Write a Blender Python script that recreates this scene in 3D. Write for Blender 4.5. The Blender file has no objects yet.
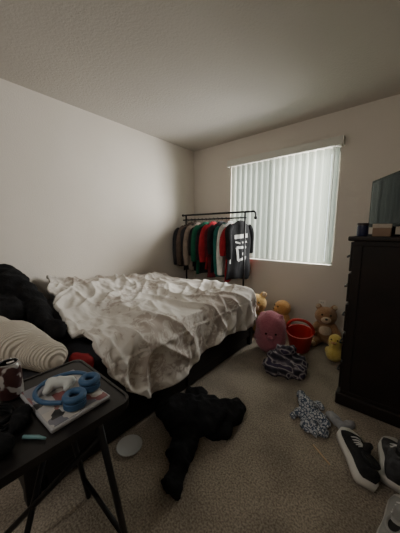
import bpy, bmesh, math, random
from mathutils import Vector, Matrix, noise, Euler
random.seed(7)
S = bpy.context.scene
COL = S.collection

# ------------------------------------------------------------ materials
def nt(m):
    m.use_nodes = True
    return m.node_tree.nodes, m.node_tree.links
def mat(name, c, rough=0.7, c2=None, scale=8.0, bump=0.0, bscale=60.0, metal=0.0, spec=0.4, sheen=0.0, thr=None, detail=4.0, coord='Object', coat=0.0):
    m = bpy.data.materials.new(name)
    N, L = nt(m)
    b = N['Principled BSDF']
    b.inputs['Base Color'].default_value = (*c, 1)
    b.inputs['Roughness'].default_value = rough
    b.inputs['Metallic'].default_value = metal
    b.inputs['Specular IOR Level'].default_value = spec
    b.inputs['Sheen Weight'].default_value = sheen
    b.inputs['Coat Weight'].default_value = coat
    tc = N.new('ShaderNodeTexCoord')
    if c2 is not None:
        n = N.new('ShaderNodeTexNoise'); n.inputs['Scale'].default_value = scale; n.inputs['Detail'].default_value = detail
        L.new(tc.outputs[coord], n.inputs['Vector'])
        r = N.new('ShaderNodeValToRGB')
        lo, hi = thr if thr else (0.3, 0.7)
        r.color_ramp.elements[0].position = lo; r.color_ramp.elements[0].color = (*c, 1)
        r.color_ramp.elements[1].position = hi; r.color_ramp.elements[1].color = (*c2, 1)
        L.new(n.outputs['Fac'], r.inputs['Fac']); L.new(r.outputs['Color'], b.inputs['Base Color'])
    if bump:
        n2 = N.new('ShaderNodeTexNoise'); n2.inputs['Scale'].default_value = bscale; n2.inputs['Detail'].default_value = 5
        L.new(tc.outputs[coord], n2.inputs['Vector'])
        bp = N.new('ShaderNodeBump'); bp.inputs['Strength'].default_value = bump; bp.inputs['Distance'].default_value = 0.02
        L.new(n2.outputs['Fac'], bp.inputs['Height']); L.new(bp.outputs['Normal'], b.inputs['Normal'])
    return m

def plain(name, c, rough=0.6, **k): return mat(name, c, rough, **k)

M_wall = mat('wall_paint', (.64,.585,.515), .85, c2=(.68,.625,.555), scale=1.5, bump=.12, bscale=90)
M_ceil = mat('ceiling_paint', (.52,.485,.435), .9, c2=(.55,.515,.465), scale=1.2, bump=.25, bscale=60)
M_trim = plain('trim_white', (.62,.58,.52), .5)
M_black = mat('black_wood', (.008,.008,.009), .45, c2=(.014,.013,.014), scale=5, spec=.3)
M_metal = plain('black_metal', (.015,.015,.017), .4, metal=.4)
M_dress = mat('espresso_wood', (.010,.007,.006), .45, c2=(.017,.011,.009), scale=6, spec=.3)
M_plasticw = plain('white_plastic', (.75,.74,.72), .35)
M_sheet = mat('dark_sheet', (.03,.03,.035), .9, bump=.3, bscale=30)

# carpet
M_carpet = bpy.data.materials.new('carpet'); N, L = nt(M_carpet); b = N['Principled BSDF']
tc = N.new('ShaderNodeTexCoord')
n1 = N.new('ShaderNodeTexNoise'); n1.inputs['Scale'].default_value = 120; n1.inputs['Detail'].default_value = 4
n2 = N.new('ShaderNodeTexNoise'); n2.inputs['Scale'].default_value = 4.0; n2.inputs['Detail'].default_value = 6
L.new(tc.outputs['Object'], n1.inputs['Vector']); L.new(tc.outputs['Object'], n2.inputs['Vector'])
r1 = N.new('ShaderNodeValToRGB'); r1.color_ramp.elements[0].position=.34; r1.color_ramp.elements[1].position=.66
r1.color_ramp.elements[0].color=(.20,.167,.13,1); r1.color_ramp.elements[1].color=(.44,.38,.305,1)
r2 = N.new('ShaderNodeValToRGB'); r2.color_ramp.elements[0].position=.38; r2.color_ramp.elements[1].position=.6
r2.color_ramp.elements[0].color=(.74,.74,.74,1); r2.color_ramp.elements[1].color=(1,1,1,1)
mx = N.new('ShaderNodeMix'); mx.data_type='RGBA'; mx.blend_type='MULTIPLY'; mx.inputs[0].default_value=1
L.new(n1.outputs['Fac'], r1.inputs['Fac']); L.new(n2.outputs['Fac'], r2.inputs['Fac'])
L.new(r1.outputs['Color'], mx.inputs[6]); L.new(r2.outputs['Color'], mx.inputs[7]); L.new(mx.outputs[2], b.inputs['Base Color'])
b.inputs['Roughness'].default_value=1; b.inputs['Specular IOR Level'].default_value=.1
bp = N.new('ShaderNodeBump'); bp.inputs['Strength'].default_value=.5; bp.inputs['Distance'].default_value=.015
L.new(n1.outputs['Fac'], bp.inputs['Height']); L.new(bp.outputs['Normal'], b.inputs['Normal'])

# duvet: cream cotton with faint grey-brown leaf-like print
M_duvet = bpy.data.materials.new('duvet_fabric'); N, L = nt(M_duvet); b = N['Principled BSDF']
tc = N.new('ShaderNodeTexCoord')
na = N.new('ShaderNodeTexNoise'); na.inputs['Scale'].default_value=2.2; na.inputs['Detail'].default_value=1
nb = N.new('ShaderNodeTexNoise'); nb.inputs['Scale'].default_value=11; nb.inputs['Detail'].default_value=6; nb.inputs['Roughness'].default_value=.65; nb.inputs['Distortion'].default_value=1.5
L.new(tc.outputs['Object'], na.inputs['Vector']); L.new(tc.outputs['Object'], nb.inputs['Vector'])
ad = N.new('ShaderNodeMath'); ad.operation='MULTIPLY'; L.new(na.outputs['Fac'], ad.inputs[0]); L.new(nb.outputs['Fac'], ad.inputs[1])
rr = N.new('ShaderNodeValToRGB'); rr.color_ramp.elements[0].position=.275; rr.color_ramp.elements[1].position=.315
rr.color_ramp.elements[0].color=(.61,.575,.525,1); rr.color_ramp.elements[1].color=(.42,.365,.32,1)
L.new(ad.outputs[0], rr.inputs['Fac']); L.new(rr.outputs['Color'], b.inputs['Base Color'])
b.inputs['Roughness'].default_value=.9; b.inputs['Specular IOR Level'].default_value=.15
n3 = N.new('ShaderNodeTexNoise'); n3.inputs['Scale'].default_value=9; n3.inputs['Detail'].default_value=3; n3.inputs['Distortion'].default_value=1.6
n3.noise_type='RIDGED_MULTIFRACTAL'
L.new(tc.outputs['Object'], n3.inputs['Vector'])
bp = N.new('ShaderNodeBump'); bp.inputs['Strength'].default_value=.3; bp.inputs['Distance'].default_value=.02
L.new(n3.outputs['Fac'], bp.inputs['Height']); L.new(bp.outputs['Normal'], b.inputs['Normal'])

def translucent(name, c, f, ct):
    m = bpy.data.materials.new(name); N, L = nt(m)
    out = N['Material Output']; N.remove(N['Principled BSDF'])
    d = N.new('ShaderNodeBsdfDiffuse'); t = N.new('ShaderNodeBsdfTranslucent'); x = N.new('ShaderNodeMixShader')
    d.inputs[0].default_value=(*c,1); t.inputs[0].default_value=(*ct,1); x.inputs[0].default_value=f
    L.new(d.outputs[0], x.inputs[1]); L.new(t.outputs[0], x.inputs[2]); L.new(x.outputs[0], out.inputs[0])
    return m
M_slat = translucent('blind_vinyl', (.58,.60,.54), .38, (.33,.36,.31))

# ------------------------------------------------------------ mesh helpers
def finish(name, bm, m, smooth=False, bevel=0, seg=2, sub=0):
    me = bpy.data.meshes.new(name); bm.normal_update(); bm.to_mesh(me); bm.free()
    o = bpy.data.objects.new(name, me); COL.objects.link(o)
    if m: me.materials.append(m)
    if smooth:
        for p in me.polygons: p.use_smooth = True
    if bevel:
        md = o.modifiers.new('bevel','BEVEL'); md.width=bevel; md.segments=seg; md.limit_method='ANGLE'
    if sub:
        md = o.modifiers.new('sub','SUBSURF'); md.levels=sub; md.render_levels=sub
    return o
def boxes(name, lst, m, bevel=0, seg=2, rot=None, pivot=None):
    bm = bmesh.new()
    for (x0,x1,y0,y1,z0,z1) in lst:
        r = bmesh.ops.create_cube(bm, size=1)
        bmesh.ops.scale(bm, vec=(x1-x0,y1-y0,z1-z0), verts=r['verts'])
        bmesh.ops.translate(bm, vec=((x0+x1)/2,(y0+y1)/2,(z0+z1)/2), verts=r['verts'])
    if rot is not None:
        bmesh.ops.rotate(bm, cent=pivot, matrix=Matrix.Rotation(rot,3,'Z'), verts=bm.verts)
    return finish(name, bm, m, bevel=bevel, seg=seg)
def lathe(name, prof, m, loc=(0,0,0), rot=None, n=28):
    bm = bmesh.new(); rings=[]
    for r,z in prof:
        rings.append([bm.verts.new((r*math.cos(2*math.pi*i/n), r*math.sin(2*math.pi*i/n), z)) for i in range(n)])
    for a,bb in zip(rings, rings[1:]):
        for i in range(n): bm.faces.new((a[i],a[(i+1)%n],bb[(i+1)%n],bb[i]))
    if prof[0][0]>1e-4: bm.faces.new(rings[0][::-1])
    if prof[-1][0]>1e-4: bm.faces.new(rings[-1])
    if rot: bmesh.ops.rotate(bm, cent=(0,0,0), matrix=Euler(rot).to_matrix(), verts=bm.verts)
    bmesh.ops.translate(bm, vec=loc, verts=bm.verts)
    o = finish(name, bm, m, smooth=True)
    md=o.modifiers.new('es','EDGE_SPLIT'); md.split_angle=math.radians(40)
    return o
def tube(name, pts, r, m, n=10, closed=False, smooth_path=0):
    pts=[Vector(p) for p in pts]
    for _ in range(smooth_path):
        q=[pts[0]]
        for a,bq in zip(pts,pts[1:]): q += [a*.75+bq*.25, a*.25+bq*.75]
        q.append(pts[-1]); pts=q
    rs = r if isinstance(r,(list,tuple)) else None
    bm=bmesh.new(); rings=[]
    K=len(pts); up=Vector((0.13,.21,.97)).normalized()
    prev=None
    for i,p in enumerate(pts):
        if closed: d=(pts[(i+1)%K]-pts[i-1])
        else: d=(pts[min(i+1,K-1)]-pts[max(i-1,0)])
        d.normalize()
        if prev is None:
            a=d.cross(up)
            if a.length<.1: a=d.cross(Vector((1,0,0)))
        else: a=prev-d*prev.dot(d)
        a.normalize(); prev=a; bb=d.cross(a)
        if rs: f=i/(K-1)*(len(rs)-1); k=min(int(f),len(rs)-2); rad=rs[k]+(rs[k+1]-rs[k])*(f-k)
        else: rad=r
        rings.append([bm.verts.new(p+(a*math.cos(2*math.pi*j/n)+bb*math.sin(2*math.pi*j/n))*rad) for j in range(n)])
    for i in range(K if closed else K-1):
        A=rings[i]; B=rings[(i+1)%K]
        for j in range(n): bm.faces.new((A[j],A[(j+1)%n],B[(j+1)%n],B[j]))
    if not closed: bm.faces.new(rings[0][::-1]); bm.faces.new(rings[-1])
    bmesh.ops.recalc_face_normals(bm, faces=bm.faces)
    return finish(name,bm,m,smooth=True)
def wr(p, f, seed=0, ani=(1,1,1)):
    q=Vector((p.x*f*ani[0]+seed*3.7, p.y*f*ani[1]-seed*1.3, p.z*f*ani[2]+seed))
    return 1-2*abs(noise.noise(q))
def soft(name, caps, m, voxel=.012, amp=.0, f=8, seed=0, amp2=0, f2=25, zmin=None, smooth_it=4):
    """caps: (p0,p1,r0,r1,(sx,sy,sz)) blended into one continuous surface"""
    bm=bmesh.new()
    for c in caps:
        p0,p1,r0,r1=Vector(c[0]),Vector(c[1]),c[2],c[3]; sc=c[4] if len(c)>4 else (1,1,1)
        k=max(1,int((p1-p0).length/(min(r0,r1)*.35))+1) if (p1-p0).length>1e-5 else 1
        for i in range(k):
            t=i/(k-1) if k>1 else 0
            rr_=r0+(r1-r0)*t
            r=bmesh.ops.create_icosphere(bm, subdivisions=3 if rr_>.05 else 2, radius=rr_)
            bmesh.ops.scale(bm, vec=sc, verts=r['verts'])
            bmesh.ops.translate(bm, vec=p0.lerp(p1,t), verts=r['verts'])
    o=finish(name,bm,None)
    md=o.modifiers.new('r','REMESH'); md.mode='VOXEL'; md.voxel_size=voxel
    if smooth_it:
        ms=o.modifiers.new('s','SMOOTH'); ms.iterations=smooth_it; ms.factor=.6
    dg=bpy.context.evaluated_depsgraph_get(); dg.update()
    me=bpy.data.meshes.new_from_object(o.evaluated_get(dg))
    o.modifiers.clear(); old=o.data; o.data=me; bpy.data.meshes.remove(old); me.name=name
    me.materials.clear(); me.materials.append(m)
    if amp or amp2:
        nn=[v.normal.copy() for v in me.vertices]
        for v,nv in zip(me.vertices,nn):
            d=amp*wr(v.co,f,seed)+amp2*wr(v.co,f2,seed+5)-(amp+amp2)*.3
            v.co+=nv*d
    if zmin is not None:
        for v in me.vertices:
            if v.co.z<zmin: v.co.z=zmin+.0003*random.random()
    for p in me.polygons: p.use_smooth=True
    return o
def ball(name, loc, r, m, sc=(1,1,1), rotz=0):
    bm=bmesh.new(); bmesh.ops.create_uvsphere(bm,u_segments=20,v_segments=14,radius=r)
    bmesh.ops.scale(bm,vec=sc,verts=bm.verts)
    if rotz: bmesh.ops.rotate(bm,cent=(0,0,0),matrix=Matrix.Rotation(rotz,3,'Z'),verts=bm.verts)
    bmesh.ops.translate(bm,vec=loc,verts=bm.verts)
    return finish(name,bm,m,smooth=True)
def group(name, objs, loc):
    e=bpy.data.objects.new(name,None); e.empty_display_size=.1; e.location=loc; COL.objects.link(e)
    inv=Matrix.Translation(-Vector(loc))
    for o in objs: o.parent=e; o.matrix_parent_inverse=inv
    return e
def xf(objs, rotz, pivot, move=(0,0,0)):
    Mx=Matrix.Translation(Vector(move))@Matrix.Translation(Vector(pivot))@Matrix.Rotation(rotz,4,'Z')@Matrix.Translation(-Vector(pivot))
    for o in objs: o.data.transform(Mx)
    return objs

# ------------------------------------------------------------ room shell
XR=2.98; YB=3.0; YF=-1.5; H=2.44
wx0,wx1,wz0,wz1=.70,2.06,.81,2.10
boxes('floor',[(-.12,XR+.12,YF-.12,YB+.15,-.1,0)],M_carpet)
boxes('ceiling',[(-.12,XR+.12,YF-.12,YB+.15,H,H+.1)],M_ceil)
boxes('wall_left',[(-.12,0,YF-.12,YB+.15,0,H)],M_wall)
boxes('wall_right',[(XR,XR+.12,YF-.12,YB+.15,0,H)],M_wall)
boxes('wall_rear',[(0,XR,YF-.12,YF,0,H)],M_wall)
boxes('wall_back',[(0,wx0,YB,YB+.15,0,H),(wx1,XR,YB,YB+.15,0,H),(wx0,wx1,YB,YB+.15,0,wz0),(wx0,wx1,YB,YB+.15,wz1,H)],M_wall)
boxes('baseboard_back',[(0.014,XR-.014,YB-.014,YB-.001,0,.08)],M_trim,bevel=.004)
boxes('baseboard_left',[(.001,.014,YF,YB,0,.08)],M_trim,bevel=.004)
boxes('baseboard_right',[(XR-.014,XR-.001,YF,YB,0,.08)],M_trim,bevel=.004)
# window
fr=boxes('frame',[(wx0,wx0+.04,3.10,3.14,wz0,wz1),(wx1-.04,wx1,3.10,3.14,wz0,wz1),(wx0,wx1,3.10,3.14,wz0,wz0+.04),(wx0,wx1,3.10,3.14,wz1-.04,wz1),(1.36,1.40,3.10,3.14,wz0,wz1)],M_trim,bevel=.003)
sill=boxes('sill',[(wx0,wx1,3.0,3.10,wz0-.0,wz0+.012)],M_trim)
group('window_1',[fr,sill],(1.38,3.12,1.45))
# vertical blinds
n=17; sp=(wx1-wx0-.02)/n
bm=bmesh.new()
for i in range(n):
    cx=wx0+.01+sp*(i+.5); al=math.radians(46+random.uniform(-4,4)); w=.088
    prev=None
    for k in range(9):
        s=(k/8-.5)
        off=(1-4*s*s)*.012
        X=cx+math.cos(al)*s*w+math.sin(al)*off; Y=3.015+math.sin(al)*s*w-math.cos(al)*off
        a=bm.verts.new((X,Y,wz0+.025)); c=bm.verts.new((X,Y,wz1-.01))
        if prev: bm.faces.new((prev[0],a,c,prev[1]))
        prev=(a,c)
slats=finish('slats',bm,M_slat,smooth=True)
val=boxes('valance',[(wx0-.03,wx1+.03,2.93,2.942,wz1-.015,wz1+.07),(wx0-.03,wx0-.018,2.942,2.999,wz1-.015,wz1+.07),(wx1+.018,wx1+.03,2.942,2.999,wz1-.015,wz1+.07),(wx0-.018,wx1+.018,2.942,2.999,wz1+.06,wz1+.07)],plain('valance_vinyl',(.62,.61,.55),.5),bevel=.002)
rail=boxes('headrail',[(wx0,wx1,2.965,2.998,wz1,wz1+.04)],M_trim)
wand=tube('wand',[(wx1-.05,2.95,wz1),(wx1-.05,2.95,1.05)],.004,M_plasticw)
group('vertical_blinds',[slats,val,rail,wand],(1.38,2.99,1.45))
# outlet
M_dark=plain('dark_slot',(.02,.02,.02),.5)
o1=boxes('plate',[(1.955,2.025,YB-.007,YB-.0005,.295,.405)],plain('outlet_beige',(.72,.68,.6),.4),bevel=.002)
o2=boxes('slots',[(1.978,1.982,YB-.009,YB-.006,.372,.386),(1.998,2.002,YB-.009,YB-.006,.372,.386),(1.978,1.982,YB-.009,YB-.006,.318,.332),(1.998,2.002,YB-.009,YB-.006,.318,.332)],M_dark)
group('wall_outlet',[o1,o2],(1.99,2.99,.35))

# ------------------------------------------------------------ bed
bx0,bx1,by0,by1=.03,1.49,.20,2.24
p=[boxes('base',[(bx0+.02,bx1-.03,by0+.03,by1-.03,.0,.30)],M_black),
   boxes('side_rail',[(bx1-.03,bx1,by0,by1,.10,.37),(bx0,bx0+.03,by0,by1,.10,.37)],M_black,bevel=.006),
   boxes('foot_rail',[(bx0+.03,bx1-.03,by1-.03,by1,.02,.37)],M_black,bevel=.006),
   boxes('head_rail',[(bx0+.03,bx1-.03,by0,by0+.03,.02,.37)],M_black,bevel=.006),
   boxes('posts',[(bx1-.05,bx1+.006,by1-.05,by1+.006,0,.40),(bx0,bx0+.05,by1-.05,by1+.006,0,.40),(bx1-.05,bx1+.006,by0-.006,by0+.05,0,.40)],M_black,bevel=.006),
   boxes('drawers',[(bx1-.028,bx1-.012,by0+.08,1.2,.015,.095),(bx1-.028,bx1-.012,1.24,by1-.08,.015,.095)],M_black,bevel=.003),
   boxes('mattress',[(bx0+.02,bx1-.02,by0+.035,2.11,.30,.56)],M_sheet,bevel=.05,seg=4)]
group('bed',p,(.76,1.21,.3))

# duvet
def duvet():
    bm=bmesh.new()
    NS,NT=230,240
    top=1.41; R=.10; 
    V={}
    def rid(v): return 1-2*abs(noise.noise(v))
    for i in range(NS+1):
        si=i/NS
        for j in range(NT+1):
            tj=j/NT
            hang=.30+.035*math.sin(tj*9)+.03*noise.noise(Vector((tj*5,3,1)))
            hang-= .09*tj
            arc=R*math.pi/2
            tot=top+arc+hang
            s=si*tot
            if s<top: x=.04+s; dz=0; ang=0
            elif s<top+arc:
                ang=(s-top)/R; x=.04+top+R*math.sin(ang); dz=R*(1-math.cos(ang))
            else:
                ang=math.pi/2; d=s-top-arc; x=.04+top+R; dz=R+d
            if x<1.1: y0=.80-.27*(x/1.1)
            else: y0=.53-.02*min(1,(x-1.1)/.4)
            y0+= .24*max(0,(dz-.05))/.33
            y0+= .02*math.sin(s*14)
            yend=2.02
            foot=.13+.02*math.sin(s*11)
            Rt=.09; at=Rt*math.pi/2
            T=(yend-y0)+at+foot
            t=tj*T
            if t<yend-y0: y=y0+t; ez=0; an2=0
            elif t<yend-y0+at: an2=(t-(yend-y0))/Rt; y=yend+Rt*math.sin(an2); ez=Rt*(1-math.cos(an2))
            else: an2=math.pi/2; y=yend+Rt; ez=Rt+(t-(yend-y0)-at)
            z=.622-max(dz,ez)-.25*min(dz,ez)
            nv=Vector((math.sin(ang),math.sin(an2),.25+math.cos(ang)*math.cos(an2))).normalized()
            q=Vector((s,t+y0,0))
            w =.062*noise.noise(Vector((q.x*2.3,q.y*2.6,4)))
            wx_=q+Vector((noise.noise(q*1.5),noise.noise(q*1.5+Vector((9,3,1))),0))*.25
            r1_=rid(Vector((wx_.x*1.6+wx_.y*2.2,wx_.y*4.6-wx_.x*2.6,1.5)))
            r2_=rid(Vector((wx_.x*3-wx_.y*2,wx_.y*7+wx_.x*5,7.5)))
            r3_=noise.noise(Vector((wx_.x*10+wx_.y*16,wx_.y*14-wx_.x*9,3.5)))
            w+=.034*r1_*abs(r1_)+.022*r2_*abs(r2_)+.010*r3_
            w+=.10*math.exp(-((x-.12)/.35)**2-((y-.85)/.35)**2)
            w+=.04*math.exp(-((x-.6)/.5)**2)
            w+=.035*math.exp(-((t)/.05)**2)
            if dz>.1: w+= .018*math.sin(y*26+3*noise.noise(Vector((y*4,0,0))))*min(1,(dz-.1)*5)+.008
            if ez>.1: w+= .010*math.sin(x*24)*min(1,(ez-.1)*5)
            co=Vector((x,y,z))+nv*(w-.016)
            co.x=max(co.x,.012)
            if dz<.02 and ez<.02: co.z=max(co.z,.587)
            if dz>=R: co.x=max(co.x,1.53)
            co.x=min(co.x,1.595)
            if ez>=Rt: co.y=max(co.y,2.14)
            co.y=min(co.y,2.20)
            V[i,j]=bm.verts.new(co)
    for i in range(NS):
        for j in range(NT):
            bm.faces.new((V[i,j],V[i+1,j],V[i+1,j+1],V[i,j+1]))
    o=finish('duvet',bm,M_duvet,smooth=True)
    md=o.modifiers.new('sol','SOLIDIFY'); md.thickness=.024; md.offset=-1
    return o
duvet()

# pillows and clothing on bed head
M_blk=mat('black_cotton',(.008,.008,.009),.95,c2=(.014,.014,.015),scale=20,bump=.3,bscale=80,spec=.12)
M_knit=bpy.data.materials.new('cream_knit'); N,L=nt(M_knit); b=N['Principled BSDF']
b.inputs['Roughness'].default_value=1
tc=N.new('ShaderNodeTexCoord'); wv=N.new('ShaderNodeTexWave'); wv.inputs['Scale'].default_value=26; wv.inputs['Distortion'].default_value=1.2; wv.bands_direction='X'
L.new(tc.outputs['Object'],wv.inputs['Vector']); bp=N.new('ShaderNodeBump'); bp.inputs['Strength'].default_value=.6; bp.inputs['Distance'].default_value=.01
L.new(wv.outputs['Fac'],bp.inputs['Height']); L.new(bp.outputs['Normal'],b.inputs['Normal'])
rk=N.new('ShaderNodeValToRGB'); rk.color_ramp.elements[0].color=(.50,.45,.37,1); rk.color_ramp.elements[1].color=(.58,.53,.45,1)
L.new(wv.outputs['Fac'],rk.inputs['Fac']); L.new(rk.outputs['Color'],b.inputs['Base Color'])
soft('black_blanket',[((.18,.36,.70),(.18,.42,.82),.14,.10,(.9,1.1,1)),((.18,.42,.82),(.50,.42,.80),.11,.10,(1,1.1,1)),((.50,.42,.80),(.70,.48,.71),.10,.08),((.30,.36,.68),(.76,.34,.66),.14,.12,(1,1,.9)),
   ((.70,.48,.69),(.95,.48,.66),.08,.06,(1,.8,1)),((.95,.48,.66),(1.22,.465,.65),.06,.04,(1,.8,1))],M_blk,amp=.024,f=7,amp2=.01,f2=17,voxel=.013,zmin=.565,smooth_it=3)
soft('knit_sweater',[((1.02,.17,.67),(1.28,.26,.67),.12,.115,(1,.85,.9)),((1.05,.06,.62),(1.0,.15,.64),.09,.1,(1,1,.6)),((1.26,.27,.67),(1.455,.345,.635),.098,.072,(1,.9,.9))],M_knit,amp=.014,f=7,voxel=.01,zmin=.565)
soft('red_shirt',[((1.49,.445,.60),(1.53,.475,.58),.032,.032,(1,1,1)),((1.52,.46,.58),(1.555,.47,.49),.032,.028)],mat('red_cotton',(.22,.012,.016),.9),amp=.010,f=14,zmin=None,voxel=.008)

# ------------------------------------------------------------ clothes rack
ry=2.68; rz=1.44
def bar(a,bq,r=.0125,nm='bar'): return tube(nm,[a,bq],r,M_metal)
parts=[bar((.06,ry,rz),(1.22,ry,rz),nm='hanging_rail'), bar((.06,ry+.0,rz-.07),(1.14,ry,rz-.07),.010,'lower_rail'),
  bar((.12,ry,.03),(.12,ry,rz),nm='post_1'), bar((1.12,ry,.03),(1.12,ry,rz),nm='post_2'),
  bar((.12,ry-.2,.03),(.12,ry+.2,.03),nm='foot_1'), bar((1.12,ry-.2,.03),(1.12,ry+.2,.03),nm='foot_2'),
  bar((.12,ry,.12),(1.12,ry,.12),nm='lower_bar'),
  tube('hook_end',[(1.22,ry,rz),(1.25,ry,rz),(1.265,ry,rz-.03),(1.265,ry,rz-.07)],.012,M_metal,smooth_path=2),
  ball('hook_ball',(1.265,ry,rz-.075),.022,M_metal), ball('rail_cap',(.055,ry,rz),.018,M_metal)]
parts+=[ball('caster_%d'%i,(x,y,.02),.02,M_metal) for i,(x,y) in enumerate([(.12,ry-.2),(.12,ry+.2),(1.12,ry-.2),(1.12,ry+.2)])]
group('clothes_rack',parts,(.6,ry,.7))
cols=[('charcoal',(.02,.02,.023)),('brown',(.07,.05,.04)),('charcoal',(.02,.02,.023)),('tan',(.16,.125,.10)),('black',(.008,.008,.009)),('green',(.006,.055,.030)),('black',(.008,.008,.009)),('red',(.19,.009,.014)),('maroon',(.07,.008,.012)),('black',(.008,.008,.009)),('teal',(.008,.06,.05)),('white',(.34,.335,.31)),('red',(.01,.01,.012)),('black',(.012,.012,.014))]
GM={}
def garment(x,ci,ln,seed,rot=0,top=1.335):
    nm,c=cols[ci]
    if nm not in GM: GM[nm]=mat(nm+'_jersey',c,.9,c2=tuple(q*1.6+.003 for q in c),scale=12,bump=.2,bscale=60,spec=.15)
    m=GM[nm]; rows=26; n=44
    bm=bmesh.new(); rings=[]
    for r in range(rows+1):
        v=r/rows; z=top-v*ln
        if v<.02: hw=.055
        elif v<.14: hw=.06+(.215-.06)*((v-.02)/.12)**.75
        else: hw=.215+.016*math.sin(v*5+seed)
        th=.013+.016*min(1,v*3)
        ring=[]
        for k in range(n):
            a=2*math.pi*k/n
            yy=hw*math.cos(a); xx=th*math.sin(a)
            xx+=.020*v*math.sin(yy*30+seed*2.1+v*2)+.02*noise.noise(Vector((yy*7,z*5,seed)))
            ring.append(bm.verts.new((x+xx,ry+yy+.02*v*math.sin(seed),z+ .015*math.sin(yy*15+seed)*v)))
        rings.append(ring)
    for A,B in zip(rings,rings[1:]):
        for k in range(n): bm.faces.new((A[k],B[k],B[(k+1)%n],A[(k+1)%n]))
    bm.faces.new(rings[0]); bm.faces.new(rings[-1][::-1])
    bmesh.ops.recalc_face_normals(bm,faces=bm.faces)
    body=finish('body',bm,m,smooth=True)
    ps=[body]
    for sgn in (-1,1):
        j=random.uniform(-.035,.035); sll=random.uniform(.25,.55); fo=random.uniform(-.04,.02)
        ps.append(tube('sleeve',[(x,ry+sgn*.16,top-.065),(x+j*.5,ry+sgn*.225,top-.13),(x+j,ry+sgn*(.25+fo),top-.13-sll*.5),(x+j*.6,ry+sgn*(.235+fo),top-.13-sll)],[.032,.042,.046,.042,.036],m,n=12,smooth_path=2))
    ps.append(tube('hanger',[(x,ry-.17,top-.06),(x,ry-.03,top-.005),(x,ry,top+.005),(x,ry+.03,top-.005),(x,ry+.17,top-.06)],.005,M_metal))
    xf(ps,rot,(x,ry,0))
    hk=[(x,ry,top)]+[(x,ry+.018*math.sin(a),rz-.07+.018*math.cos(a)) for a in [math.pi*1.0,math.pi*.75,math.pi*.5,math.pi*.25,0,-math.pi*.25,-math.pi*.5]]
    ps.append(tube('hook',hk,.0025,M_metal,n=6))
    return ps
allg=[]
for i in range(14):
    x=.16+i*.068
    rot=math.radians(random.uniform(-9,9))
    if i==0: x=.15; rot=math.radians(-6)
    if i==13: x=1.055; rot=math.radians(-12)
    ps=garment(x,i,[.60,.62,.66,.68,.64,.70,.68,.64,.70,.66,.70,.68,.72,.74][i],i*1.7,rot,top=[1.30,1.33,1.31,1.335][i%4] if i<13 else 1.335)
    if i==13:
        Mw=plain('print_white',(.55,.55,.53),.7)
        pr=[]
        def stroke(y0,z0,y1,z1,wd):
            bm=bmesh.new(); K=10
            d=Vector((0,y1-y0,z1-z0)).normalized(); nn_=Vector((0,-d.z,d.y))*wd/2
            prev=None
            for k in range(K+1):
                pp=Vector((0,y0+(y1-y0)*k/K,z0+(z1-z0)*k/K)); row=[]
                for s_ in (-1,0,1):
                    q=pp+nn_*s_; v=(1.335-q.z)/.74; seed=13*1.7
                    th=(.013+.016*min(1,v*3))*math.sqrt(max(0.05,1-(q.y/.22)**2))
                    xx=th+.020*v*math.sin(q.y*30+seed*2.1+v*2)+.02*noise.noise(Vector((q.y*7,q.z*5,seed)))
                    row.append(bm.verts.new((x+xx+.004,ry+q.y+.02*v*math.sin(seed),q.z)))
                if prev:
                    for u in (0,1): bm.faces.new((prev[u],prev[u+1],row[u+1],row[u]))
                prev=row
            o=finish('print',bm,Mw,smooth=True); pr.append(o)
        for a in [(-.11,1.13,.11,1.15,.05),(-.10,1.07,-.02,1.05,.02),(.02,1.06,.10,1.07,.02),(-.09,1.0,.09,1.0,.03),(-.09,1.0,-.07,.84,.03),(-.07,.84,.08,.86,.03),(.08,.86,.02,.93,.03),(-.17,1.16,-.175,.80,.014)]: stroke(*a)
        xf(pr,rot,(x,ry,0)); ps+=pr
    allg+=ps
group('hanging_clothes',allg,(.6,ry,1.0))

# ------------------------------------------------------------ dresser
dx0,dx1,dy0,dy1=2.385,2.965,1.80,2.72; dh=1.17
kn=[]
p=[boxes('carcass',[(dx0+.02,dx1,dy0+.01,dy1-.01,.08,dh-.03)],M_dress,bevel=.004),
   boxes('top',[(dx0-.012,dx1,dy0-.015,dy1+.015,dh-.03,dh)],M_dress,bevel=.008,seg=3),
   boxes('plinth',[(dx0-.008,dx1,dy0-.008,dy1+.008,0,.085)],M_dress,bevel=.01,seg=3),
   boxes('side_moulding',[(dx0+.02,dx1-.01,dy0+.0,dy0+.012,.085,.11),(dx0+.02,dx1-.01,dy0,dy0+.012,dh-.06,dh-.03),(dx0+.02,dx0+.07,dy0,dy0+.012,.11,dh-.06)],M_dress,bevel=.003)]
dz=(dh-.03-.10)/5
fl=[]
for i in range(5):
    z0=.10+i*dz; fl.append((dx0,dx0+.02,dy0+.03,dy1-.03,z0+.008,z0+dz-.008))
    for yk in (dy0+.14,dy1-.2):
        zc=z0+dz*.5
        kn.append(tube('handle',[(dx0,yk-.045,zc),(dx0-.022,yk-.04,zc-.003),(dx0-.027,yk,zc-.015),(dx0-.022,yk+.04,zc-.003),(dx0,yk+.045,zc)],.006,M_metal,n=8,smooth_path=2))
        kn.append(boxes('handle_plate',[(dx0-.004,dx0,yk-.06,yk+.06,zc-.025,zc+.025)],M_metal,bevel=.001))
p.append(boxes('drawer_fronts',fl,M_dress,bevel=.006)); p+=kn
group('dresser',p,(2.67,2.26,.6))
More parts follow.
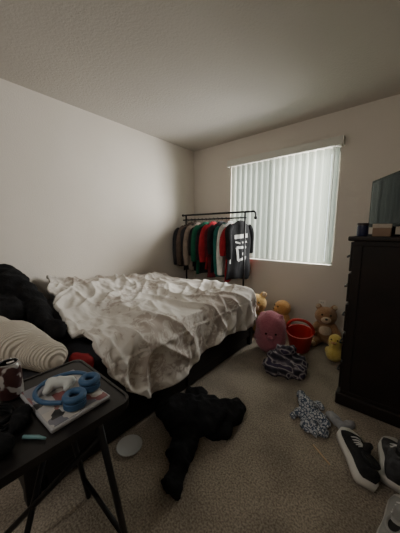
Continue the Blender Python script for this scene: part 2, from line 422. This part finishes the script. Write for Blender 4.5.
# television on dresser
L0=.54; ang=math.atan2(-.31,.17)
pv=(2.43,2.22,0)
M_scr=plain('screen_glass',(.006,.006,.007),.05,spec=.10)
M_bez=plain('bezel_black',(.006,.006,.006),.5,spec=.1)
tz=dh+.06
tv=[boxes('panel',[(pv[0],pv[0]+L0,pv[1]+.0,pv[1]+.03,tz,tz+.335)],M_bez,bevel=.004),
    boxes('screen',[(pv[0]+.018,pv[0]+L0-.018,pv[1]-.002,pv[1]+.002,tz+.022,tz+.317)],M_scr),
    boxes('back',[(pv[0]+.1,pv[0]+L0-.1,pv[1]+.03,pv[1]+.055,tz+.03,tz+.25)],M_bez,bevel=.01),
    boxes('neck',[(pv[0]+.24,pv[0]+.30,pv[1]+.01,pv[1]+.03,dh+.01,tz+.05)],M_bez),
    boxes('stand',[(pv[0]+.15,pv[0]+.39,pv[1]-.06,pv[1]+.09,dh,dh+.012)],M_bez,bevel=.004)]
xf(tv,ang,pv)
group('television',tv,(2.5,2.0,1.35))
c=[lathe('body',[(.028,0),(.031,.006),(.031,.06),(.03,.066),(.026,.068)],plain('jar_navy',(.015,.02,.06),.3),loc=(2.44,1.85,dh)),lathe('lid',[(.0,0),(.032,0),(.032,.014),(.0,.015)],plain('lid_dark',(.03,.02,.02),.4),loc=(2.44,1.85,dh+.0685))]
c=group('cosmetic_jar',c,(2.44,1.85,dh+.04))
c=[boxes('box',[(2.495,2.585,1.80,1.85,dh,dh+.05)],mat('tan_card',(.22,.14,.09),.6),bevel=.003),boxes('lid',[(2.493,2.587,1.798,1.852,dh+.05,dh+.075)],plain('lid_cream',(.42,.36,.29),.5),bevel=.003)]
group('trinket_box',c,(2.54,1.825,dh+.02))

# ------------------------------------------------------------ folding tray table
tx0,tx1,ty0,ty1,tzt=1.625,2.015,-.10,.405,.66
bm=bmesh.new()
def rrect(x0,x1,y0,y1,r,z,n=6):
    vs=[]
    for (cx,cy,a0) in ((x1-r,y1-r,0),(x0+r,y1-r,90),(x0+r,y0+r,180),(x1-r,y0+r,270)):
        for k in range(n+1):
            a=math.radians(a0+90*k/n); vs.append(bm.verts.new((cx+r*math.cos(a),cy+r*math.sin(a),z)))
    return vs
A=rrect(tx0,tx1,ty0,ty1,.035,tzt-.02); B=rrect(tx0,tx1,ty0,ty1,.035,tzt+.004); C=rrect(tx0+.008,tx1-.008,ty0+.008,ty1-.008,.03,tzt+.004); D=rrect(tx0+.010,tx1-.010,ty0+.010,ty1-.010,.03,tzt)
bm.faces.new(A[::-1])
for P,Q in ((A,B),(B,C),(C,D)):
    for k in range(len(P)): bm.faces.new((P[k],P[(k+1)%len(P)],Q[(k+1)%len(P)],Q[k]))
bm.faces.new(D)
tp=finish('top',bm,mat('tray_black',(.009,.008,.008),.35,c2=(.016,.014,.014),scale=4,spec=.3))
r=.011
lg=[tp,
 tube('leg_1',[(1.985,.30,tzt-.02),(1.985,.385,.012)],r,M_metal), tube('leg_2',[(1.985,.0,tzt-.02),(1.985,-.09,.012)],r,M_metal),
 tube('leg_3',[(1.66,.30,tzt-.02),(1.66,.385,.012)],r,M_metal), tube('leg_4',[(1.66,.0,tzt-.02),(1.66,-.09,.012)],r,M_metal),
 tube('crossbar_1',[(1.985,.305,.58),(1.66,.0,.10)],.009,M_metal), tube('crossbar_2',[(1.66,.305,.58),(1.985,-.0,.10)],.009,M_metal),
 tube('foot_bar_1',[(1.985,.37,.12),(1.66,.37,.12)],.009,M_metal), tube('foot_bar_2',[(1.985,-.075,.12),(1.66,-.075,.12)],.009,M_metal)]
group('tray_table',lg,(1.82,.15,.33))
# sticker covered tablet
Mst=bpy.data.materials.new('sticker_cover'); N,L=nt(Mst); b=N['Principled BSDF']
tc=N.new('ShaderNodeTexCoord'); vo=N.new('ShaderNodeTexVoronoi'); vo.inputs['Scale'].default_value=26; vo.distance='CHEBYCHEV'
L.new(tc.outputs['Object'],vo.inputs['Vector'])
sp_=N.new('ShaderNodeSeparateColor'); L.new(vo.outputs['Color'],sp_.inputs[0])
ra=N.new('ShaderNodeValToRGB'); ra.color_ramp.interpolation='CONSTANT'
e=ra.color_ramp.elements; e[0].position=0; e[0].color=(.16,.16,.19,1); e[1].position=.30; e[1].color=(.42,.41,.40,1)
for pp,cc in ((.55,(.22,.20,.26,1)),(.66,(.50,.47,.43,1)),(.8,(.22,.08,.08,1)),(.87,(.03,.03,.03,1)),(.93,(.20,.23,.34,1))):
    q=e.new(pp); q.color=cc
L.new(sp_.outputs[0],ra.inputs[0]); L.new(ra.outputs[0],b.inputs['Base Color']); b.inputs['Roughness'].default_value=.35
t=[boxes('case',[(1.715,1.965,.175,.352,tzt+.0005,tzt+.014)],plain('case_grey',(.35,.35,.36),.4),bevel=.005,seg=3),boxes('sticker_panel',[(1.721,1.959,.181,.346,tzt+.014,tzt+.0155)],Mst)]
xf(t,math.radians(3),(1.84,.26,0)); group('tablet',t,(1.84,.26,tzt))
zt=tzt+.0165
Mb=plain('headphone_blue',(.04,.10,.20),.5); Mw2=plain('controller_white',(.50,.52,.50),.45); Mbd=plain('cushion_dark',(.02,.03,.05),.7)
hp=[]
for k,(cx,cy) in enumerate(((1.880,.330),(1.926,.262))):
    hp.append(lathe('ear_cup_%d'%k,[(.0,.0),(.026,.0),(.032,.006),(.032,.022),(.026,.026)],Mb,loc=(cx,cy,zt)))
    hp.append(tube('ear_pad_%d'%k,[(cx+.024*math.cos(a*math.pi/10),cy+.024*math.sin(a*math.pi/10),zt+.034) for a in range(20)],.0105,Mb,closed=True))
    hp.append(lathe('grill_%d'%k,[(0,.0265),(.022,.0265),(0,.0275)],Mbd,loc=(cx,cy,zt)))
hp.append(tube('headband',[(1.853,.345,zt+.015),(1.81,.350,zt+.018),(1.76,.315,zt+.018),(1.75,.24,zt+.018),(1.79,.19,zt+.018),(1.86,.19,zt+.018),(1.903,.235,zt+.015)],.007,Mb,smooth_path=3))
group('headphones',hp,(1.83,.26,zt+.02))
soft('game_controller',[((1.790,.245,zt+.024),(1.825,.29,zt+.024),.020,.018),((1.790,.245,zt+.022),(1.812,.222,zt+.016),.018,.012),((1.825,.288,zt+.022),(1.843,.27,zt+.016),.015,.011),((1.805,.265,zt+.04),(1.805,.265,zt+.042),.008,.006)],Mw2,voxel=.004,zmin=zt+.001,smooth_it=2)
M_al=plain('aluminium',(.6,.6,.6),.3,metal=1)
M_can=mat('can_print',(.07,.03,.03),.3,c2=(.50,.48,.46),scale=30,thr=(.49,.53),metal=.4,detail=1)
cl=(1.70,.155,tzt+.0005)
cn=[lathe('body',[(.026,0),(.033,.008),(.033,.108),(.028,.118)],M_can,loc=cl),lathe('rim',[(.028,.118),(.028,.122),(.0255,.122),(.0245,.116),(0,.116)],M_al,loc=cl),
    boxes('tab',[(cl[0]-.006,cl[0]+.006,cl[1]-.004,cl[1]+.016,cl[2]+.1175,cl[2]+.1195)],M_al,bevel=.0005)]
group('drink_can',cn,cl)
tube('marker_pen',[(1.925,.130,tzt+.006),(1.955,.155,tzt+.006),(1.975,.166,tzt+.006)],[.005,.005,.003],plain('pen_teal',(.16,.30,.31),.4))
pts=[]
for k in range(70):
    a=k*.55; rr0=.035+.02*noise.noise(Vector((k*.3,0,0)))
    pts.append((1.80+rr0*1.3*math.cos(a),.10+rr0*math.sin(a),tzt+.006+.012*(k/70)+.006*math.sin(k)))
tube('charging_cable',pts,.0035,M_blk,n=8,smooth_path=1)
soft('black_pouch',[((1.90,.02,tzt+.03),(1.94,.08,tzt+.026),.035,.03,(1,1,.85))],M_blk,amp=.006,f=25,voxel=.006,zmin=tzt+.001)
soft('crumpled_wrapper',[((1.69,.02,tzt+.025),(1.72,.05,tzt+.025),.025,.022)],mat('wrapper_red',(.25,.05,.05),.4,c2=(.4,.36,.33),scale=40),amp=.006,f=40,voxel=.004,zmin=tzt+.001)
soft('black_glove',[((1.84,.15,tzt+.02),(1.88,.13,tzt+.018),.024,.02,(1,1,.8)),((1.88,.13,tzt+.016),(1.90,.10,tzt+.012),.012,.009)],M_blk,amp=.005,f=30,voxel=.005,zmin=tzt+.001)

# ------------------------------------------------------------ floor clothes
hood=soft('black_hoodie',[((1.72,1.02,.06),(1.84,1.10,.065),.135,.125,(1,1,.7)),
  ((1.84,1.10,.05),(1.92,1.22,.05),.105,.09,(1,1,.8)),
  ((1.68,1.03,.05),(1.62,.98,.05),.085,.06,(1,1,.9)),((1.68,1.15,.06),(1.70,1.18,.07),.07,.06),
  ((1.78,1.0,.04),(1.87,.84,.035),.085,.06,(1,1,.7)),((1.87,.84,.035),(1.96,.70,.025),.055,.04,(1,1,.7)),
  ((1.92,1.22,.05),(1.94,1.32,.04),.055,.05,(1,1,.9)),
  ((1.88,1.06,.05),(1.96,1.12,.03),.065,.055,(1,1,.7))],M_blk,amp=.026,f=8,seed=2,amp2=.012,f2=19,zmin=.002,voxel=.009,smooth_it=2)
xf([hood],0,(0,0,0),(-.035,-.045,0))
lathe('white_plate',[(0,.004),(.04,.004),(.045,.002),(.068,.014),(.071,.016),(.068,.018),(.045,.008),(0,.008)],plain('ceramic_white',(.40,.40,.38),.3),loc=(1.575,.655,.0))
M_ban=bpy.data.materials.new('bandana_print'); N,L=nt(M_ban); b=N['Principled BSDF']
tc=N.new('ShaderNodeTexCoord'); vo=N.new('ShaderNodeTexVoronoi'); vo.inputs['Scale'].default_value=48
L.new(tc.outputs['Object'],vo.inputs['Vector']); ra=N.new('ShaderNodeValToRGB'); ra.color_ramp.interpolation='CONSTANT'
e=ra.color_ramp.elements; e[0].position=0; e[0].color=(.50,.51,.53,1); e[1].position=.38; e[1].color=(.06,.085,.13,1); q=e.new(.62); q.color=(.4,.41,.44,1)
L.new(vo.outputs['Distance'],ra.inputs[0]); L.new(ra.outputs[0],b.inputs['Base Color']); b.inputs['Roughness'].default_value=.9
soft('patterned_scarf',[((2.19,1.70,.015),(2.26,1.60,.02),.035,.045,(1,1,.45)),((2.26,1.60,.02),(2.32,1.42,.02),.05,.045,(1,1,.45)),((2.32,1.42,.02),(2.38,1.44,.02),.035,.03,(1,1,.45)),((2.30,1.55,.02),(2.37,1.53,.015),.045,.03,(1,1,.45)),((2.25,1.55,.015),(2.20,1.48,.01),.035,.02,(1,1,.5)),((2.24,1.64,.02),(2.32,1.68,.01),.03,.02,(1,1,.5))],M_ban,amp=.020,f=16,seed=3,amp2=.010,f2=36,voxel=.007,zmin=.002,smooth_it=2)
soft('grey_sock',[((2.39,1.62,.02),(2.47,1.56,.02),.03,.03,(1,1,.7)),((2.47,1.56,.02),(2.50,1.62,.02),.028,.024,(1,1,.7))],mat('sock_grey',(.22,.22,.24),.9,c2=(.35,.35,.36),scale=30),amp=.009,f=22,voxel=.006,zmin=.002)
tube('pencil',[(2.36,1.33,.006),(2.46,1.26,.006)],.004,plain('pencil_wood',(.6,.42,.25),.5),n=6)

def shoe(name, loc, rotz, cu, cs, hi=.10, L_=.29, wd=1.0, roll=0, sole_h=.030):
    st=[(0,.026,.055),(.04,.034,.085),(.15,.037,1.0),(.30,.037,.9),(.45,.040,.70),(.60,.046,.62),(.75,.050,.50),(.88,.044,.42),(.96,.030,.34),(1.0,.012,.22)]
    n=18
    def wat(t):
        for a,bq in zip(st,st[1:]):
            if a[0]<=t<=bq[0]+1e-6:
                u=(t-a[0])/(bq[0]-a[0]); return (a[1]+(bq[1]-a[1])*u)*wd
        return st[-1][1]*wd
    def loft(nm,f,m):
        bm=bmesh.new(); rings=[]
        K=24
        for i in range(K+1):
            t=i/K
            rings.append([bm.verts.new(q) for q in f(t,wat(t))])
        for A,B in zip(rings,rings[1:]):
            k=len(A)
            for j in range(k): bm.faces.new((A[j],A[(j+1)%k],B[(j+1)%k],B[j]))
        bm.faces.new(rings[0][::-1]); bm.faces.new(rings[-1])
        bmesh.ops.recalc_face_normals(bm,faces=bm.faces)
        return finish(nm,bm,m,smooth=True)
    def fs(t,w):
        w+=.006; z1=sole_h+.004*math.cos(t*6)
        return [(-w,t*L_,.0),(-w-.001,t*L_,.013),(-w,t*L_,z1),(w,t*L_,z1),(w+.001,t*L_,.013),(w,t*L_,0)]
    def hgt(t):
        if t<.30: return hi-.012*math.sin(t/.3*math.pi)
        if t<.62: u=(t-.3)/.32; return hi+(.070-hi)*(u*u*(3-2*u))
        return .070-.022*((t-.62)/.38)**2
    def fu(t,w):
        h=hgt(t); tt=.004+t*(L_-.010); out=[]
        for j in range(n):
            a=2*math.pi*j/n; s_=math.sin(a); c_=math.cos(a)
            zz=.022+(h-.022)*(.5+.5*s_)
            wn=w*(1-.42*max(0,s_)**2*(1.2 if t<.5 else .6))
            out.append((math.copysign(abs(c_)**.6,c_)*wn,tt,zz))
        return out
    ps=[loft('sole',fs,cs),loft('upper',fu,cu)]
    ce=[(.024*wd*math.cos(a*math.pi/8),.075+.048*math.sin(a*math.pi/8)-.012,hi-.004-.010*math.sin(a*math.pi/8)) for a in range(16)]
    ps.append(tube('collar',ce,.0065,cu,closed=True))
    bm=bmesh.new(); bm.faces.new([bm.verts.new((q[0],q[1],q[2]-.0+.001)) for q in ce]); ps.append(finish('opening',bm,M_dark))
    ps.append(tube('tongue',[(0,.30*L_*1.2,hi-.01),(0,.125,hi+.012),(0,.112,hi+.03)],[.018,.020,.014],cu,n=10))
    bm=bmesh.new(); pr=None
    for i in range(7):
        t=.82+.18*i/6; w=wat(min(t,1))
        row=[]
        for q in fu(t,w)[:10]: row.append(bm.verts.new((q[0]*1.05,q[1]+.001,q[2]+.003)))
        if pr:
            for j in range(9): bm.faces.new((pr[j],pr[j+1],row[j+1],row[j]))
        pr=row
    ps.append(finish('toe_cap',bm,cs,smooth=True))
    Ml=plain('lace_white',(.70,.69,.67),.8)
    for k in range(5):
        t=.42+k*.065; y=t*L_; h=hgt(t)+.0035; d=.018*wd
        ps.append(tube('lace_%d'%k,[(-d-.006,y,h-.008),(-d*.5,y+.004,h+.001),(d*.5,y+.010,h),(d+.006,y+.013,h-.009)],.003,Ml,n=6,smooth_path=1))
    Mr=Matrix.Rotation(rotz,4,'Z')@Matrix.Rotation(roll,4,'Y')@Matrix.Translation((0,-L_/2,0))
    zm=1e9
    for o in ps:
        o.data.transform(Mr); zm=min(zm,min(v.co.z for v in o.data.vertices))
    for o in ps: o.data.transform(Matrix.Translation((loc[0],loc[1],.001-zm)))
    group(name,ps,loc)
Mcan=mat('black_canvas',(.012,.012,.014),.9,bump=.3,bscale=200); Mrub=plain('rubber_white',(.60,.58,.54),.5)
shoe('canvas_shoe',(2.55,1.36,.0),math.radians(24),Mcan,Mrub,hi=.105,L_=.31,wd=1.25,roll=math.radians(22),sole_h=.036)
shoe('canvas_shoe',(2.705,1.46,.0),math.radians(0),mat('charcoal_mesh',(.03,.03,.033),.8,c2=(.09,.09,.095),scale=30,bump=.3,bscale=150),Mrub,hi=.15,L_=.30,wd=1.2,roll=math.radians(10))
shoe('white_sneaker',(2.735,1.14,.0),math.radians(-14),plain('leather_white',(.34,.335,.32),.5),Mrub,hi=.085,L_=.27)

# ------------------------------------------------------------ plush pile
def fuzz(n,c,c2): return mat(n,c,1.0,c2=c2,scale=60,bump=.6,bscale=140,sheen=.3,spec=.1)
M_pink=fuzz('plush_pink',(.36,.105,.14),(.44,.15,.18)); M_yel=fuzz('plush_yellow',(.62,.38,.12),(.68,.45,.18)); M_or=fuzz('plush_orange',(.55,.28,.08),(.62,.34,.13))
M_br=fuzz('plush_brown',(.33,.18,.09),(.40,.235,.125)); M_cr=fuzz('plush_cream',(.60,.47,.32),(.66,.53,.38)); M_eye=plain('bead_eye',(.01,.01,.01),.15)
M_lemon=fuzz('plush_lemon',(.70,.52,.11),(.76,.58,.17))
cx,cy=1.71,2.20
pk=[soft('body',[((cx,cy,.15),(cx,cy,.27),.155,.150,(1,.9,1.0)),((cx-.08,cy,.36),(cx-.09,cy,.375),.035,.03),((cx+.08,cy+.02,.36),(cx+.09,cy+.02,.375),.035,.03)],M_pink,voxel=.014,amp=.008,f=9,zmin=.002)]
pk+=[ball('eye_1',(cx+.02,cy-.142,.24),.010,M_eye),ball('eye_2',(cx+.10,cy-.105,.24),.010,M_eye),ball('snout',(cx+.06,cy-.132,.20),.028,M_pink,(1.2,.6,.9))]
group('pink_plush_toy',pk,(cx,cy,.18))
def critter(name,loc,h,m,m2,rz_,ears=True):
    k=h/.42
    def S_(p): return (p[0]*k,p[1]*k,p[2]*k)
    caps=[(S_((0,0,.10)),S_((0,0,.17)),.095*k,.075*k),(S_((0,-.01,.29)),S_((0,-.01,.30)),.095*k,.09*k,(1.08,.95,.95))]
    caps+=[(S_((-.06,-.06,.045)),S_((-.10,-.13,.045)),.042*k,.045*k),(S_((.06,-.06,.045)),S_((.10,-.13,.045)),.042*k,.045*k)]
    caps+=[(S_((-.07,-.02,.19)),S_((-.12,-.07,.12)),.036*k,.032*k),(S_((.07,-.02,.19)),S_((.12,-.07,.12)),.036*k,.032*k)]
    if ears: caps+=[(S_((-.07,0,.375)),S_((-.075,0,.385)),.032*k,.034*k,(1,.6,1)),(S_((.07,0,.375)),S_((.075,0,.385)),.032*k,.034*k,(1,.6,1))]
    ps=[soft('body',caps,m,voxel=.009,smooth_it=3,zmin=.002)]
    ps+=[ball('muzzle',S_((0,-.095,.272)),.038*k,m2,(1.15,.75,.85)),ball('nose',S_((0,-.125,.287)),.011*k,M_eye,(1.3,.7,.9)),
         ball('eye_1',S_((-.037,-.088,.318)),.009*k,M_eye),ball('eye_2',S_((.037,-.088,.318)),.009*k,M_eye),
         ball('belly',S_((0,-.045,.14)),.068*k,m2,(.9,.75,1)),
         ball('foot_pad_1',S_((-.103,-.165,.047)),.026*k,m2,(1,.5,1)),ball('foot_pad_2',S_((.103,-.165,.047)),.026*k,m2,(1,.5,1))]
    if ears: ps+=[ball('inner_ear_1',S_((-.076,-.018,.385)),.02*k,m2,(1,.4,1)),ball('inner_ear_2',S_((.076,-.018,.385)),.02*k,m2,(1,.4,1))]
    for o in ps: o.data.transform(Matrix.Translation(Vector(loc))@Matrix.Rotation(rz_,4,'Z'))
    group(name,ps,loc)
critter('teddy_bear',(2.085,2.76,0),.45,M_br,M_cr,math.radians(15))
critter('yellow_plush_toy',(1.37,2.55,0),.52,M_yel,M_cr,math.radians(20))
critter('orange_plush_toy',(1.62,2.77,0),.43,M_or,M_or,math.radians(-40),ears=False)
lx,ly=2.25,2.42
dk=[soft('body',[((lx,ly,.07),(lx+.02,ly+.03,.08),.075,.07),((lx,ly,.10),(lx-.0,ly-.0,.20),.05,.058),((lx+.02,ly+.09,.09),(lx+.02,ly+.11,.12),.03,.02)],M_lemon,voxel=.009,zmin=.002),
    ball('beak',(lx-.0,ly-.062,.195),.02,M_or,(1.2,1.1,.5)),ball('eye_1',(lx-.025,ly-.05,.22),.006,M_eye),ball('eye_2',(lx+.025,ly-.05,.22),.006,M_eye),
    ball('wing_1',(lx-.065,ly+.02,.08),.04,M_lemon,(.5,1,.8))]
group('duck_plush_toy',dk,(lx,ly,.1))
M_red=mat('red_vinyl',(.40,.018,.012),.5,c2=(.46,.025,.018),scale=10)
rx,ryy=1.935,2.42
tb=[lathe('tub',[(0,.0),(.085,.0),(.095,.01),(.122,.19),(.129,.195),(.129,.205),(.118,.205),(.113,.19),(.088,.014),(0,.014)],M_red),
    tube('handle',[(-.122,0,.19),(-.12,.0,.26),(-.07,0,.32),(0,0,.335),(.07,0,.32),(.12,0,.26),(.122,0,.19)],.014,M_red,smooth_path=2)]
Rt=Matrix.Translation((rx,ryy,.02))@Matrix.Rotation(math.radians(10),4,'Z')@Matrix.Rotation(math.radians(12),4,'X')
for o in tb: o.data.transform(Rt)
group('red_bucket',tb,(rx,ryy,.1))
M_pl=bpy.data.materials.new('plaid_flannel'); N,L=nt(M_pl); b=N['Principled BSDF']; b.inputs['Roughness'].default_value=1
tc=N.new('ShaderNodeTexCoord'); cols_=[]
for d in ('X','Y','Z'):
    w=N.new('ShaderNodeTexWave'); w.bands_direction=d; w.inputs['Scale'].default_value=4.5; w.inputs['Distortion'].default_value=4; w.inputs['Detail'].default_value=1
    L.new(tc.outputs['Object'],w.inputs['Vector']); cols_.append(w)
m1=N.new('ShaderNodeMath'); m1.operation='ADD'; L.new(cols_[1].outputs['Fac'],m1.inputs[0]); L.new(cols_[2].outputs['Fac'],m1.inputs[1])
m2=N.new('ShaderNodeMath'); m2.operation='MULTIPLY'; m2.inputs[1].default_value=.5; L.new(m1.outputs[0],m2.inputs[0])
ra=N.new('ShaderNodeValToRGB'); e=ra.color_ramp.elements
e[0].position=.2; e[0].color=(.02,.02,.03,1); e[1].position=.45; e[1].color=(.08,.065,.09,1); q=e.new(.6); q.color=(.38,.35,.35,1); q=e.new(.78); q.color=(.04,.03,.06,1)
L.new(m2.outputs[0],ra.inputs[0]); L.new(ra.outputs[0],b.inputs['Base Color'])
soft('plaid_blanket',[((1.90,1.97,.08),(2.02,2.01,.07),.095,.09,(1,1,.8)),((1.98,1.90,.05),(2.06,1.94,.05),.07,.06),((1.92,2.0,.14),(1.97,2.0,.17),.06,.05),((1.86,1.90,.04),(1.9,1.86,.04),.055,.05)],M_pl,amp=.030,f=12,seed=8,amp2=.010,f2=28,voxel=.009,zmin=.002,smooth_it=2)

# ------------------------------------------------------------ light
W=bpy.data.worlds.new('World'); S.world=W; W.use_nodes=True
bg=W.node_tree.nodes['Background']; bg.inputs[0].default_value=(.85,.95,1,1); bg.inputs[1].default_value=3.0
def area(name,loc,rot,sx,sy,pw,c):
    l=bpy.data.lights.new(name,'AREA'); l.shape='RECTANGLE'; l.size=sx; l.size_y=sy; l.energy=pw; l.color=c
    o=bpy.data.objects.new(name,l); COL.objects.link(o); o.location=loc; o.rotation_euler=rot; return o
area('daylight',(2.4,3.9,1.8),(math.radians(-85),0,math.radians(-32)),1.4,1.8,400,(1,.985,.94))
area('rear_fill',(1.9,-1.0,2.3),(math.radians(58),0,math.radians(12)),1.0,.6,14,(1,.95,.89))  # added fill behind the camera to lift the room, not an actual lamp

cam=bpy.data.cameras.new('Camera'); co=bpy.data.objects.new('Camera',cam); COL.objects.link(co)
co.location=(2.64,0,1.2); co.rotation_euler=(math.radians(90-8.3),0,math.radians(40))
cam.sensor_fit='HORIZONTAL'; cam.sensor_width=36; cam.lens=21.6; cam.clip_start=.02
S.camera=co
